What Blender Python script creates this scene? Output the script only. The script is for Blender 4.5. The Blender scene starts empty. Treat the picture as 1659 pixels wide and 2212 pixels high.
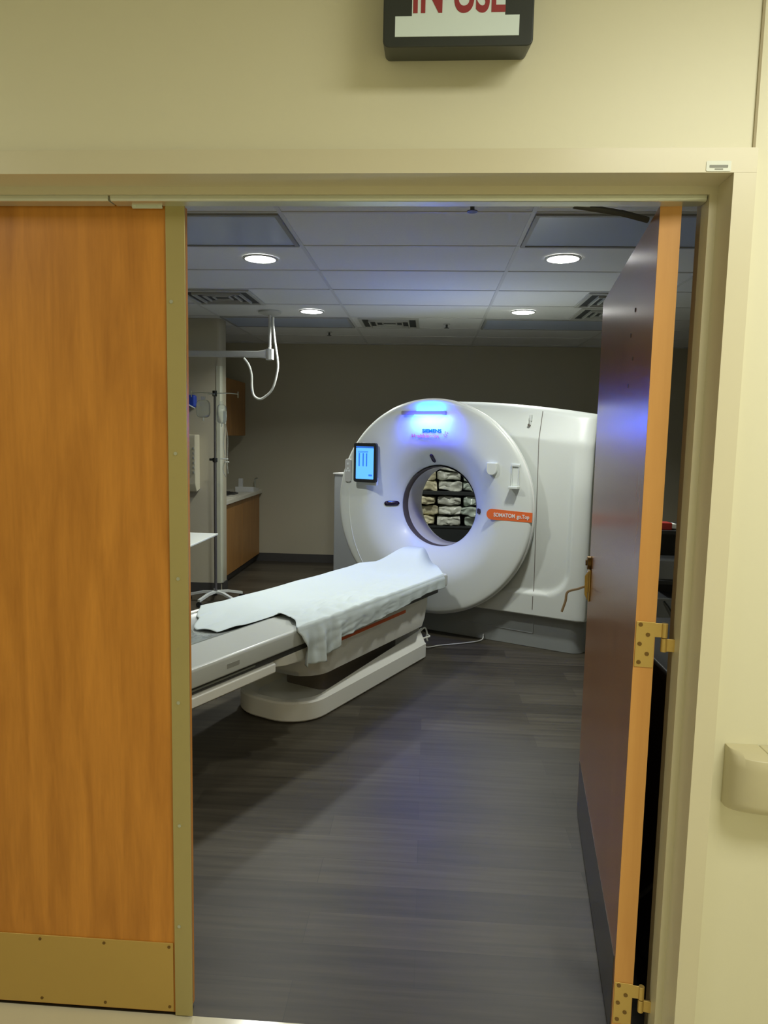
import bpy, bmesh, math, random
from mathutils import Vector, Matrix, noise
random.seed(7)
S = bpy.context.scene
COL = S.collection
R = math.radians

# ------------------------------------------------------------------ camera
yaw, pitch, roll = .0607, .10822, .020175
fw = Vector((-math.sin(yaw)*math.cos(pitch), math.cos(yaw)*math.cos(pitch), -math.sin(pitch)))
rt = Vector((math.cos(yaw), math.sin(yaw), 0)); up = rt.cross(fw)
r2 = rt*math.cos(roll)+up*math.sin(roll); u2 = -rt*math.sin(roll)+up*math.cos(roll)
cam = bpy.data.cameras.new('camera'); co = bpy.data.objects.new('camera', cam); COL.objects.link(co)
m = Matrix((r2, u2, -fw)).transposed().to_4x4(); m.translation = Vector((0, -1.7273, 1.5768)); co.matrix_world = m
cam.sensor_fit = 'HORIZONTAL'; cam.sensor_width = 36; cam.lens = 36*1529.3/1659; cam.clip_start = .02
S.camera = co

# ------------------------------------------------------------------ world, exposure, lights
w = bpy.data.worlds.new('world'); S.world = w; w.use_nodes = True
w.node_tree.nodes['Background'].inputs[0].default_value = (.02, .021, .022, 1)
w.node_tree.nodes['Background'].inputs[1].default_value = 1
S.view_settings.view_transform = 'Standard'; S.view_settings.look = 'None'
S.view_settings.gamma = 1; S.view_settings.use_curve_mapping = False
S.view_settings.exposure = 0.0

def area(name, loc, size, power, color, rot=(0, 0, 0), shape='RECTANGLE', sy=None, spread=180):
    l = bpy.data.lights.new(name, 'AREA'); l.energy = power; l.color = color; l.shape = shape; l.size = size
    if sy: l.size_y = sy
    l.spread = R(spread)
    o = bpy.data.objects.new(name, l); COL.objects.link(o); o.location = loc; o.rotation_euler = rot
    return o
WARM = (1, .985, .84)
area('corridor_ceiling_and_fill', (1.15, -1.35, 2.72), 1.2, 35, WARM, sy=.6)
area('corridor_ceiling_and_fill', (-2.5, -1.35, 2.72), 1.2, 14, WARM, sy=.6)  # unseen fill lamp added to lighten the frame from the left
DL = [(-1.06, 2.70), (.765, 2.66), (-1.05, 4.55), (.77, 4.48)]
DLP = 19
for x_, y_ in ((-1.06, .86), (.77, .86)):      # unseen lamps added behind the header to lighten the table base, no fixtures
    area('downlight_and_fill_beam', (x_, y_, 2.628), .17, 4, (.98, 1, .93), shape='DISK', spread=135)

# ------------------------------------------------------------------ materials
def mat(name, col, rough=.5, metal=0, emit=None, es=0, noise_amt=0, nscale=8, bump=0, bscale=200, coat=0, alpha=1, trans=0, spec=.5, stretch=(1, 1, 1)):
    M = bpy.data.materials.new(name); M.use_nodes = True; nt = M.node_tree; b = nt.nodes['Principled BSDF']
    b.inputs['Base Color'].default_value = (*col, 1); b.inputs['Roughness'].default_value = rough
    b.inputs['Metallic'].default_value = metal; b.inputs['Coat Weight'].default_value = coat
    b.inputs['Alpha'].default_value = alpha; b.inputs['Transmission Weight'].default_value = trans
    b.inputs['Specular IOR Level'].default_value = spec
    if emit: b.inputs['Emission Color'].default_value = (*emit, 1); b.inputs['Emission Strength'].default_value = es
    if noise_amt or bump:
        tc = nt.nodes.new('ShaderNodeTexCoord'); mp = nt.nodes.new('ShaderNodeMapping'); mp.inputs['Scale'].default_value = stretch
        nt.links.new(tc.outputs['Object'], mp.inputs[0])
    if noise_amt:
        n = nt.nodes.new('ShaderNodeTexNoise'); n.inputs['Scale'].default_value = nscale; n.inputs['Detail'].default_value = 4
        nt.links.new(mp.outputs[0], n.inputs['Vector'])
        mx = nt.nodes.new('ShaderNodeMix'); mx.data_type = 'RGBA'
        mx.inputs[6].default_value = (*[c*(1-noise_amt) for c in col], 1); mx.inputs[7].default_value = (*[min(1, c*(1+noise_amt)) for c in col], 1)
        nt.links.new(n.outputs[0], mx.inputs[0]); nt.links.new(mx.outputs[2], b.inputs['Base Color'])
    if bump:
        n2 = nt.nodes.new('ShaderNodeTexNoise'); n2.inputs['Scale'].default_value = bscale
        nt.links.new(mp.outputs[0], n2.inputs['Vector'])
        bp = nt.nodes.new('ShaderNodeBump'); bp.inputs['Strength'].default_value = bump; bp.inputs['Distance'].default_value = .004
        nt.links.new(n2.outputs[0], bp.inputs['Height']); nt.links.new(bp.outputs[0], b.inputs['Normal'])
    return M

def wood(name, c1, c2, rough=.35, scale=1.0, coat=0.0):
    M = bpy.data.materials.new(name); M.use_nodes = True; nt = M.node_tree; b = nt.nodes['Principled BSDF']
    b.inputs['Roughness'].default_value = rough; b.inputs['Coat Weight'].default_value = coat; b.inputs['Coat Roughness'].default_value = .25
    tc = nt.nodes.new('ShaderNodeTexCoord'); mp = nt.nodes.new('ShaderNodeMapping'); mp.inputs['Scale'].default_value = (9*scale, 9*scale, .9*scale)
    nt.links.new(tc.outputs['Object'], mp.inputs[0])
    n = nt.nodes.new('ShaderNodeTexNoise'); n.inputs['Scale'].default_value = 2.2; n.inputs['Detail'].default_value = 6; n.inputs['Distortion'].default_value = .6
    n2 = nt.nodes.new('ShaderNodeTexNoise'); n2.inputs['Scale'].default_value = 14; n2.inputs['Detail'].default_value = 3
    nt.links.new(mp.outputs[0], n.inputs['Vector']); nt.links.new(mp.outputs[0], n2.inputs['Vector'])
    mx = nt.nodes.new('ShaderNodeMix'); mx.data_type = 'RGBA'; mx.inputs[6].default_value = (*c1, 1); mx.inputs[7].default_value = (*c2, 1)
    ad = nt.nodes.new('ShaderNodeMath'); ad.operation = 'MULTIPLY_ADD'; ad.inputs[1].default_value = .25
    rp = nt.nodes.new('ShaderNodeMapRange'); rp.inputs[1].default_value = .3; rp.inputs[2].default_value = .9
    nt.links.new(n2.outputs[0], ad.inputs[0]); nt.links.new(n.outputs[0], ad.inputs[2]); nt.links.new(ad.outputs[0], rp.inputs[0])
    nt.links.new(rp.outputs[0], mx.inputs[0]); nt.links.new(mx.outputs[2], b.inputs['Base Color'])
    return M

def planks():
    M = bpy.data.materials.new('vinyl_planks'); M.use_nodes = True; nt = M.node_tree; b = nt.nodes['Principled BSDF']
    tc = nt.nodes.new('ShaderNodeTexCoord')
    br = nt.nodes.new('ShaderNodeTexBrick'); br.inputs['Scale'].default_value = 1; br.inputs['Brick Width'].default_value = .95
    br.inputs['Row Height'].default_value = .15; br.inputs['Mortar Size'].default_value = .0012; br.offset = .37; br.inputs['Bias'].default_value = 0
    br.inputs['Color1'].default_value = (.038, .032, .022, 1); br.inputs['Color2'].default_value = (.070, .060, .042, 1); br.inputs['Mortar'].default_value = (.035, .03, .022, 1)
    nt.links.new(tc.outputs['Object'], br.inputs['Vector'])
    mp = nt.nodes.new('ShaderNodeMapping'); mp.inputs['Scale'].default_value = (1.2, 22, 1); nt.links.new(tc.outputs['Object'], mp.inputs[0])
    n = nt.nodes.new('ShaderNodeTexNoise'); n.inputs['Scale'].default_value = 1.6; n.inputs['Detail'].default_value = 5; nt.links.new(mp.outputs[0], n.inputs['Vector'])
    rp = nt.nodes.new('ShaderNodeMapRange'); rp.inputs[1].default_value = .3; rp.inputs[2].default_value = .7; rp.inputs[3].default_value = .68; rp.inputs[4].default_value = 1.28
    nt.links.new(n.outputs[0], rp.inputs[0])
    vm = nt.nodes.new('ShaderNodeVectorMath'); vm.operation = 'SCALE'; nt.links.new(br.outputs[0], vm.inputs[0]); nt.links.new(rp.outputs[0], vm.inputs['Scale'])
    nt.links.new(vm.outputs[0], b.inputs['Base Color'])
    b.inputs['Roughness'].default_value = .44; b.inputs['Specular IOR Level'].default_value = .4
    bp = nt.nodes.new('ShaderNodeBump'); bp.inputs['Strength'].default_value = .25; bp.inputs['Distance'].default_value = .002
    nt.links.new(n.outputs[0], bp.inputs['Height']); nt.links.new(bp.outputs[0], b.inputs['Normal'])
    return M

cream = mat('cream_wall_paint', (.82, .79, .59), .45, bump=.03, bscale=120)
framep = mat('door_frame_paint', (.74, .69, .50), .32, noise_amt=.03, nscale=3)
jambp = mat('door_stop_paint', (.66, .60, .38), .3)
roomwall = mat('room_wall_paint', (.42, .39, .29), .6, bump=.1, bscale=100)
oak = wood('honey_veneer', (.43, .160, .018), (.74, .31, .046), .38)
oakedge = wood('veneer_edge', (.62, .29, .07), (.78, .41, .12), .45, .6)
leafshade = wood('shaded_leaf_veneer', (.25, .10, .022), (.37, .155, .036), .27, coat=.12)  # same honey wood, dim room light worked into a darker brown
cabwood = wood('cabinet_laminate', (.26, .12, .03), (.36, .18, .05), .45)
brass = mat('brass_plate', (.62, .43, .13), .38, .55)
brassd = mat('dark_brass', (.22, .13, .04), .4, .7)
astr = mat('astragal_metal', (.47, .40, .17), .35, .35, noise_amt=.05, nscale=2)
steel = mat('satin_steel', (.62, .66, .60), .28, .9)
steelp = mat('track_metal', (.74, .79, .70), .3, .6)
dark = mat('black_plastic', (.02, .022, .022), .4)
darkg = mat('dark_grey', (.06, .063, .06), .5)
gshell = mat('scanner_white_shell', (.70, .74, .70), .36, coat=.06)
gbase = mat('scanner_grey_plinth', (.28, .30, .295), .4)
gcab = mat('scanner_grey_back', (.34, .36, .37), .35)
gap = mat('scanner_gap', (.16, .14, .12), .5)
boredark = mat('bore_seam', (.10, .085, .075), .4)
window_m = mat('laser_window', (.025, .015, .03), .2)
orange = mat('orange_accent', (.80, .15, .03), .4)
whitetx = mat('white_lettering', (.85, .8, .75), .5)
teal = mat('teal_lettering', (.0, .10, .25), .5)
magenta = mat('orange_lettering', (.75, .16, .10), .5)
grey_l = mat('light_grey_plastic', (.55, .56, .54), .4)
tabw = mat('table_white', (.87, .88, .82), .3)
cradle = mat('cradle_grey', (.40, .43, .42), .22, coat=.4)
linen = mat('white_linen', (.54, .61, .61), .85, bump=.15, bscale=300)
ceil_t = mat('ceiling_tile', (.74, .75, .74), .8, noise_amt=.03, nscale=60, bump=.2, bscale=150)
ceil_g = mat('ceiling_grid_metal', (.62, .63, .62), .5)
lens_off = mat('troffer_lens_blue_reflection', (.50, .58, .76), .22)  # blue tint paints in the scanner glow reflected by the lens
vent_m = mat('vent_metal', (.50, .51, .48), .45)
ventd = mat('vent_dark', (.045, .05, .05), .6)
lamp_m = mat('downlight_lens', (.9, .9, .9), .4, emit=(1, .99, .95), es=14)
blue_e = mat('blue_light_lens', (.1, .3, 1), .4, emit=(.02, .30, 1), es=26)
screen_m = mat('screen_glow', (.1, .3, .9), .3, emit=(.10, .40, 1.0), es=1.15)
screen_d = mat('screen_ink', (.03, .1, .5), .3, emit=(.03, .20, .80), es=.8)
counter_m = mat('counter_laminate', (.62, .60, .50), .35)
clear = mat('clear_plastic', (.85, .92, .90), .12, trans=.85, alpha=.75)
cablew = mat('white_cable', (.80, .82, .76), .4)
corrfloor = mat('corridor_floor', (.66, .62, .47), .14, noise_amt=.05, nscale=6)
base_m = mat('vinyl_base', (.055, .053, .05), .5)
paper = mat('label_paper', (.86, .90, .82), .5)
greyink = mat('grey_print', (.30, .31, .28), .6)
red_t = mat('red_lettering', (.34, .04, .045), .5)
signw = mat('sign_panel', (.80, .93, .94), .35)
signb = mat('sign_box', (.030, .036, .033), .42)
bag_a = mat('linen_bag', (.62, .64, .55), .22, noise_amt=.35, nscale=18, bump=.9, bscale=25)
bag_b = mat('yellowed_linen_bag', (.62, .58, .38), .22, noise_amt=.35, nscale=18, bump=.9, bscale=25)
bag_c = mat('green_linen_bag', (.45, .53, .45), .22, noise_amt=.35, nscale=18, bump=.9, bscale=25)
blue_p = mat('blue_plastic', (.02, .06, .42), .4)
beige = mat('beige_plastic', (.62, .58, .42), .45)
beiged = mat('brown_front', (.20, .16, .12), .5)
railm = mat('crash_rail_vinyl', (.58, .53, .34), .38)
redp = mat('red_plastic', (.4, .03, .02), .4)
traym = mat('tray_white', (.72, .76, .70), .3)

# ------------------------------------------------------------------ mesh helpers
def obj(name, bm, mt, parent=None, smooth=True, bev=0, solid=0, sub=0, angle=35):
    me = bpy.data.meshes.new(name); bm.normal_update(); bm.to_mesh(me); bm.free()
    ms = mt if isinstance(mt, (list, tuple)) else [mt]
    for x in ms: me.materials.append(x)
    o = bpy.data.objects.new(name, me); COL.objects.link(o)
    if parent: o.parent = parent
    if smooth:
        me.polygons.foreach_set('use_smooth', [True]*len(me.polygons))
    if solid:
        s = o.modifiers.new('s', 'SOLIDIFY'); s.thickness = solid; s.offset = 0
    if bev:
        b = o.modifiers.new('b', 'BEVEL'); b.width = bev; b.segments = 3; b.limit_method = 'ANGLE'; b.angle_limit = R(40)
    if sub:
        b = o.modifiers.new('u', 'SUBSURF'); b.levels = sub; b.render_levels = sub
    if smooth:
        try: me.set_sharp_from_angle(angle=R(angle))
        except Exception: pass
        if bev: 
            wn = o.modifiers.new('w', 'WEIGHTED_NORMAL'); wn.keep_sharp = False
    return o

def bx(bm, x0, x1, y0, y1, z0, z1, mi=0, M=None):
    v = [bm.verts.new((x, y, z)) for x in (x0, x1) for y in (y0, y1) for z in (z0, z1)]
    if M is not None:
        for q in v: q.co = M @ q.co
    for f in ((0, 1, 3, 2), (4, 6, 7, 5), (0, 4, 5, 1), (2, 3, 7, 6), (0, 2, 6, 4), (1, 5, 7, 3)):
        F = bm.faces.new([v[i] for i in f]); F.material_index = mi
    return v

def box(*a, mi=0, M=None):
    bm = bmesh.new(); bx(bm, *a, mi=mi, M=M); return bm

def tube(bm, pts, r, seg=10, cap=True, mi=0):
    pts = [Vector(p) for p in pts]; rings = []
    rr = r if isinstance(r, (list, tuple)) else [r]*len(pts)
    prev = None
    for i, p in enumerate(pts):
        t = (pts[min(i+1, len(pts)-1)]-pts[max(i-1, 0)]).normalized()
        if prev is None:
            a = Vector((0, 0, 1)) if abs(t.z) < .9 else Vector((1, 0, 0)); n = t.cross(a).normalized()
        else:
            n = (prev-t*prev.dot(t)).normalized()
        prev = n; b = t.cross(n)
        rings.append([bm.verts.new(p+rr[i]*(math.cos(2*math.pi*k/seg)*n+math.sin(2*math.pi*k/seg)*b)) for k in range(seg)])
    for a, b in zip(rings, rings[1:]):
        for k in range(seg):
            f = bm.faces.new((a[k], a[(k+1) % seg], b[(k+1) % seg], b[k])); f.material_index = mi
    if cap:
        bm.faces.new(rings[0][::-1]).material_index = mi; bm.faces.new(rings[-1]).material_index = mi
    return bm

def spline(pts, n=8):
    P = [Vector(p) for p in pts]; P = [P[0]*2-P[1]]+P+[P[-1]*2-P[-2]]; out = []
    for i in range(1, len(P)-2):
        for k in range(n):
            t = k/n; a, b, c, d = P[i-1:i+3]
            out.append(.5*((2*b)+(c-a)*t+(2*a-5*b+4*c-d)*t*t+(3*b-a-3*c+d)*t**3))
    out.append(P[-2]); return out

def lathe(bm, prof, c, axis='Z', seg=48, mi=0, closed=False):
    """prof: list of (r, h); axis Z or Y (h along the axis)"""
    rings = []
    for r, h in prof:
        ring = []
        for k in range(seg):
            a = 2*math.pi*k/seg; u, v = r*math.cos(a), r*math.sin(a)
            ring.append(bm.verts.new(Vector(c)+(Vector((u, v, h)) if axis == 'Z' else Vector((u, h, v)) if axis == 'Y' else Vector((h, u, v)))))
        rings.append(ring)
    prs = list(zip(rings, rings[1:]))
    if closed: prs.append((rings[-1], rings[0]))
    for a, b in prs:
        for k in range(seg):
            bm.faces.new((a[k], a[(k+1) % seg], b[(k+1) % seg], b[k])).material_index = mi
    if not closed:
        if prof[0][0] > 1e-6 and False: pass
    return rings

def cyl(bm, c, r, h0, h1, axis='Z', seg=24, mi=0):
    rg = lathe(bm, [(r, h0), (r, h1)], c, axis, seg, mi)
    bm.faces.new(rg[0][::-1]).material_index = mi; bm.faces.new(rg[1]).material_index = mi
    return bm

def prism(bm, poly, h0, h1, axis='Z', mi=0):
    """extrude a 2-D outline; axis Z: (x,y) outline; axis Y: (x,z) outline; axis X: (y,z) outline"""
    def P(a, b, h): return (a, b, h) if axis == 'Z' else (a, h, b) if axis == 'Y' else (h, a, b)
    A = [bm.verts.new(P(a, b, h0)) for a, b in poly]; B = [bm.verts.new(P(a, b, h1)) for a, b in poly]; n = len(poly)
    for i in range(n): bm.faces.new((A[i], A[(i+1) % n], B[(i+1) % n], B[i])).material_index = mi
    bm.faces.new(A[::-1]).material_index = mi; bm.faces.new(B).material_index = mi
    bmesh.ops.recalc_face_normals(bm, faces=bm.faces[:])
    return bm

def rrect(x0, x1, y0, y1, r, n=6):
    if not isinstance(r, (list, tuple)): r = [r]*4
    out = []
    for (cx, cy, a0), q in zip(((x1, y1, 0), (x0, y1, 90), (x0, y0, 180), (x1, y0, 270)), r):
        sx = -1 if cx == x1 else 1; sy = -1 if cy == y1 else 1
        for k in range(n+1):
            a = R(a0+90*k/n); out.append((cx+sx*q+q*math.cos(a), cy+sy*q+q*math.sin(a)))
    return out

def tag(o, label, cat, group=None, kind=None):
    if label: o['label'] = label
    if cat: o['category'] = cat
    if group: o['group'] = group
    if kind: o['kind'] = kind
    return o
def thing(name, label, cat, loc=(0, 0, 0), rz=0, group=None):
    o = bpy.data.objects.new(name, None); COL.objects.link(o); o.location = loc; o.rotation_euler = (0, 0, rz); o.empty_display_size = .1
    return tag(o, label, cat, group)
def struct(name, bm, m, label=None, smooth=False, **k):
    o = obj(name, bm, m, smooth=smooth, **k); o['kind'] = 'structure'; o['label'] = label or name.replace('_', ' '); o['category'] = name.split('_')[0]
    return o
def dup(root, loc=None, rz=None, label=None, group=None):
    r = root.copy(); COL.objects.link(r)
    if loc is not None: r.location = loc
    if rz is not None: r.rotation_euler = (0, 0, rz)
    if label: r['label'] = label
    if group: r['group'] = group
    for ch in list(root.children):
        c = ch.copy(); COL.objects.link(c); c.parent = r
        for g in list(ch.children):
            d = g.copy(); COL.objects.link(d); d.parent = c
    return r
def text(name, s, size, mt, parent, loc, rot, ext=.0006, width=None, align='CENTER', xs=1, bold=0):
    cu = bpy.data.curves.new(name, 'FONT'); cu.body = s; cu.size = size; cu.extrude = ext; cu.align_x = align; cu.offset = bold
    t = bpy.data.objects.new(name+'_tmp', cu); COL.objects.link(t)
    bpy.context.view_layer.update()
    me = bpy.data.meshes.new_from_object(t.evaluated_get(bpy.context.evaluated_depsgraph_get()))
    bpy.data.objects.remove(t); bpy.data.curves.remove(cu)
    xsz = [v.co.x for v in me.vertices]; wd = max(xsz)-min(xsz)
    k = (width/wd if width else 1)*xs
    for v in me.vertices: v.co.x *= k
    me.name = name; me.materials.clear(); me.materials.append(mt)
    o = bpy.data.objects.new(name, me); COL.objects.link(o); o.parent = parent; o.location = loc; o.rotation_euler = rot
    return o

# ------------------------------------------------------------------ structure: corridor side
ZC = 2.64; YF = -.115          # wall face towards the corridor
JX0, JX1, HZ = -1.84, .624, 2.139
struct('wall_front', (lambda b: (bx(b, -4.2, JX0-.002, YF, .06, 0, 2.75), bx(b, JX1+.002, 3.2, YF, .06, 0, 2.75), bx(b, JX0-.002, JX1+.002, YF, .06, HZ+.002, 2.75), b)[-1])(bmesh.new()),
       cream, 'cream painted corridor wall around the double doorway')
struct('wall_corridor', box(-4.2, 3.2, -2.75, -2.65, 0, 2.75), cream, 'cream corridor wall opposite the doorway')
struct('ceiling_corridor', box(-4.2, 3.2, -2.75, .06, 2.75, 2.8), ceil_t, 'corridor ceiling')
struct('wall_corridor_end', box(-4.3, -4.2, -2.75, .0, 0, 2.75), cream, 'end wall of the corridor')
struct('wall_corridor_right', box(3.2, 3.3, -2.75, .0, 0, 2.75), cream, 'far right wall of the corridor')
struct('floor_corridor', box(-4.2, 3.2, -2.75, 0.0, -.05, 0), corrfloor, 'glossy cream corridor floor tiles')
# expansion joint above the right end of the frame
struct('trim_1', box(.664, .6695, YF-.004, YF+.001, 2.19, 2.75), mat('joint_brown', (.42, .36, .22), .6), 'thin brown joint strip running up the wall from the frame corner')
# steel frame with face casing, soffit and stop
def frame_mesh():
    b = bmesh.new(); c = .0465; f0 = -.132
    # plan profile of right jamb: casing face, soffit, stop
    def jamb(sgn, X):
        pr = [(X+sgn*c, YF), (X+sgn*c, f0), (X, f0), (X, -.05), (X-sgn*.017, -.05), (X-sgn*.017, -.003), (X, -.003), (X, .06), (X+sgn*c, .075), (X+sgn*c, .06)]
        pr = [(X+sgn*c, YF), (X+sgn*c, f0), (X, f0), (X, -.05), (X-sgn*.017, -.05), (X-sgn*.017, -.004), (X, -.004), (X, .072), (X+sgn*c, .072), (X+sgn*c, .06), (X+sgn*.003, .06), (X+sgn*.003, YF)]
        prism(b, pr, 0, HZ-.0004, 'Z')
    jamb(1, JX1); jamb(-1, JX0)
    pr = [(YF, HZ+.05), (f0, HZ+.05), (f0, HZ), (-.0505, HZ), (-.0505, HZ-.017), (-.0035, HZ-.017), (-.0035, HZ), (.072, HZ), (.072, HZ+.05), (.06, HZ+.05), (.06, HZ+.003), (YF, HZ+.003)]
    prism(b, pr, JX0-c, JX1+c, 'X')
    return b
struct('trim_2', frame_mesh(), framep, 'beige painted steel door frame around the double doors')
# ------------------------------------------------------------------ room shell
struct('floor', box(-4.3, 3.2, 0.0, 6.9, -.05, 0), planks(), 'dark grey brown wood-look plank floor')
struct('wall_back', box(-4.3, 3.2, 6.82, 6.92, 0, ZC), roomwall, 'taupe back wall behind the scanner')
struct('wall_left', box(-4.3, -4.2, .06, 6.82, 0, ZC), roomwall)
struct('wall_right', box(3.1, 3.2, .06, 6.82, 0, ZC), roomwall)
PY = 5.0
def pillar():
    b = bmesh.new(); prism(b, [(-4.2, PY), (-2.03, PY), (-2.012, PY+.004), (-1.998, PY+.014), (-1.99, PY+.032), (-1.99, PY+.17), (-4.2, PY+.17)], 0, ZC, 'Z'); return b
struct('wall_partition', pillar(), roomwall, 'taupe partition wall with rounded corner on the left of the room', smooth=True)
struct('wall_alcove', box(-2.80, -2.68, PY+.17, 6.82, 0, ZC), roomwall, 'alcove wall behind the counter')
cg = struct('trim_3', (lambda b: (prism(b, [(-2.035, PY-.004), (-2.0, PY-.003), (-1.986, PY+.012), (-1.984, PY+.045), (-1.99, PY+.045), (-1.994, PY+.016), (-2.003, PY+.004), (-2.035, PY+.002)], .1, 2.2), b)[-1])(bmesh.new()),
       mat('corner_guard', (.50, .51, .40), .4), 'pale corner guard on the partition wall end', smooth=True)
struct('baseboard_back', box(-2.68, 3.1, 6.808, 6.82, 0, .10), base_m)
struct('baseboard_left', box(-4.2, -1.998, PY-.01, PY, 0, .10), base_m)
struct('baseboard_partition', box(-1.99, -1.98, PY+.015, PY+.17, 0, .10), base_m)
# ceiling: tiles with recessed holes handled as a slab plus a hanging grid
struct('ceiling', box(-4.3, 3.2, .06, 6.92, ZC+.002, ZC+.05), ceil_t, 'white suspended ceiling tiles')
def grid():
    b = bmesh.new()
    for i in range(-2, 3):
        x = -.75+1.2192*i; 
        if -4.2 < x < 3.1: bx(b, x-.011, x+.011, .07, 6.82, ZC-.002, ZC+.003)
    k = 0
    for j in range(-3, 8):
        y = 2.41+.6096*j
        if .1 < y < 6.8: bx(b, -4.2, 3.1, y-.011, y+.011, ZC-.0025, ZC+.003)
    return b
struct('trim_4', grid(), ceil_g, 'metal grid of the suspended ceiling')

# ------------------------------------------------------------------ doors
# closed left leaf (meeting stile at x=-.60)
dl = thing('hinged_door', 'closed honey wood door leaf with brass kick plate on the left', 'door', (JX0+.003, 0, 0))
ox = -(JX0+.003)
def L(x): return x+ox
obj('panel', box(L(JX0+.003), L(-.606), 0, .044, .008, 2.118), oak, dl, bev=.001)
a = obj('astragal', box(L(-.643), L(-.5955), -.006, .0, .004, 2.119), astr, dl, bev=.0015); a['label'] = 'olive metal edge strip'
b = bmesh.new()
for (x, z) in ((-.630, 1.887), (-.624, 1.521), (-.621, 1.206), (-.624, .882), (-.625, .548), (-.629, .264)):
    cyl(b, (L(x), -.006, z), .0045, -.0022, 0, 'Y', 12)
obj('screw', b, steel, a)['label'] = 'bright screw heads down the strip'
kp = obj('kick_plate', box(L(-1.80), L(-.648), -.0035, 0, .012, .211), brass, dl, bev=.001); kp['label'] = 'brass coloured kick plate'
b = bmesh.new()
for z, zz in ((.200, 0), (.026, 0)):
    for x in (-1.72, -1.54, -1.368, -1.193, -1.016, -.838, -.659):
        cyl(b, (L(x), -.0035, z), .0042, -.0012, 0, 'Y', 12)
obj('screw', b, brassd, kp)
b = bmesh.new(); bx(b, L(-.722), L(-.648), -.009, -.006, 2.103, 2.124); bx(b, L(-.722), L(-.712), -.012, -.006, 2.105, 2.128); bx(b, L(-.66), L(-.648), -.012, -.006, 2.105, 2.128)
obj('strike_bracket', b, steelp, dl, bev=.001)
# coordinator track under the header
tr = thing('coordinator_track', 'silver metal door coordinator track under the frame header', 'door track', (0, -.045, 2.122))
def trk(x0, x1):
    b = bmesh.new(); prism(b, [(0, 0), (0, -.009), (.004, -.013), (.018, -.013), (.040, -.013), (.040, 0)], x0, x1, 'X'); return b
obj('channel', trk(JX0+.02, -.765), steelp, tr, bev=.0015); obj('channel', trk(-.760, JX1-.02), steelp, tr, bev=.0015)

# open right leaf
LW = 1.19; ang = math.atan2(1.18, .155)
dr = thing('hinged_door', 'open wooden door leaf swung into the scanner room, pale edge facing out', 'door', (.5155, -.002, 0), ang)
# local x runs along the leaf, local -y is the room (hinge) side
obj('panel', box(0.0005, LW, -.047, 0, .012, 2.114), leafshade, dr, bev=.0008)
obj('edge_band', box(-.0015, .0005, -.047, 0, .012, 2.114), oakedge, dr)['label'] = 'pale honey wood edge'
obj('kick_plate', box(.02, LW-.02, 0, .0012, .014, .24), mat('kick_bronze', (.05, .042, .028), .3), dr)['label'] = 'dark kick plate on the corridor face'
b = bmesh.new()
for x, z in ((.30, 1.93), (.36, 1.87), (.30, 1.80), (.36, 1.73)): cyl(b, (x, 0, z), .006, 0, .0015, 'Y', 12)
obj('screw', b, darkg, dr)
# lever lock + deadbolt near the far edge, both faces
pl = obj('lock_plate', box(LW-.085, LW-.035, 0, .007, .93, 1.06), brass, dr, bev=.003)
b = bmesh.new(); prism(b, [(LW-.078, .965), (LW-.042, .965), (LW-.042, 1.05), (LW-.078, 1.05)], .007, .012, 'Y'); prism(b, [(.008, .93), (.020, .955), (.022, 1.03), (.010, 1.05)], LW-.066, LW-.054, 'X')
obj('pull', b, brass, pl, bev=.002)
b = bmesh.new(); cyl(b, (LW-.06, 0, 1.085), .026, 0, .016, 'Y', 24); cyl(b, (LW-.06, 0, 1.085), .012, .016, .022, 'Y', 16)
obj('deadbolt_cylinder', b, brassd, dr, bev=.002)
b = bmesh.new(); tube(b, spline([(LW-.06, .014, .99), (LW-.055, .045, .975), (LW-.05, .085, .958), (LW-.05, .092, .92), (LW-.05, .105, .875)]), .005, 8)
obj('key_lanyard', b, mat('lanyard', (.55, .45, .33), .8), dr)
# hinges of open leaf (middle one visible, bottom corner of the lower one)
def hinge(zc, name='hinge'):
    b = bmesh.new()
    bx(b, -.004, -.0015, -.046, -.002, zc-.058, zc+.056)
    for k in range(10):
        pass
    lf = obj(name, b, brass, dr, bev=.001)
    s = bmesh.new()
    for y, dz in ((-.012, .048), (-.030, .024), (-.012, .0), (-.030, -.024), (-.012, -.046)):
        cyl(s, (-.004, y, zc+dz), .0052, -.0012, 0, 'X', 12)
    obj('hinge_screw', s, brassd, lf)
    k = bmesh.new()
    bx(k, -.004, -.0015, -.066, -.044, zc+.019, zc+.054); cyl(k, (-.002, -.068, 0), .0075, zc+.019, zc+.054, 'Z', 16)
    obj('swing_arm', k, brass, lf, bev=.001)
    k = bmesh.new(); cyl(k, (-.002, -.068, 0), .0075, zc-.016, zc+.017, 'Z', 16); bx(k, -.004, .002, -.094, -.068, zc-.015, zc+.016)
    obj('frame_knuckle', k, brass, lf, bev=.001)
for z in (1.083, .13): hinge(z)
# closer arm from the header to the leaf
cl = thing('door_closer_arm', 'dark door closer arm reaching from the header to the open leaf', 'door closer', (.36, .075, 2.15))
b = bmesh.new(); bx(b, -.10, .02, 0, .04, -.008, .012); obj('slide_track', b, grey_l, cl, bev=.002)
b = bmesh.new(); tube(b, [(-.02, .03, -.004), (.10, .06, -.012), (.175, .085, -.022)], .008, 8); obj('arm', b, darkg, cl)

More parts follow.
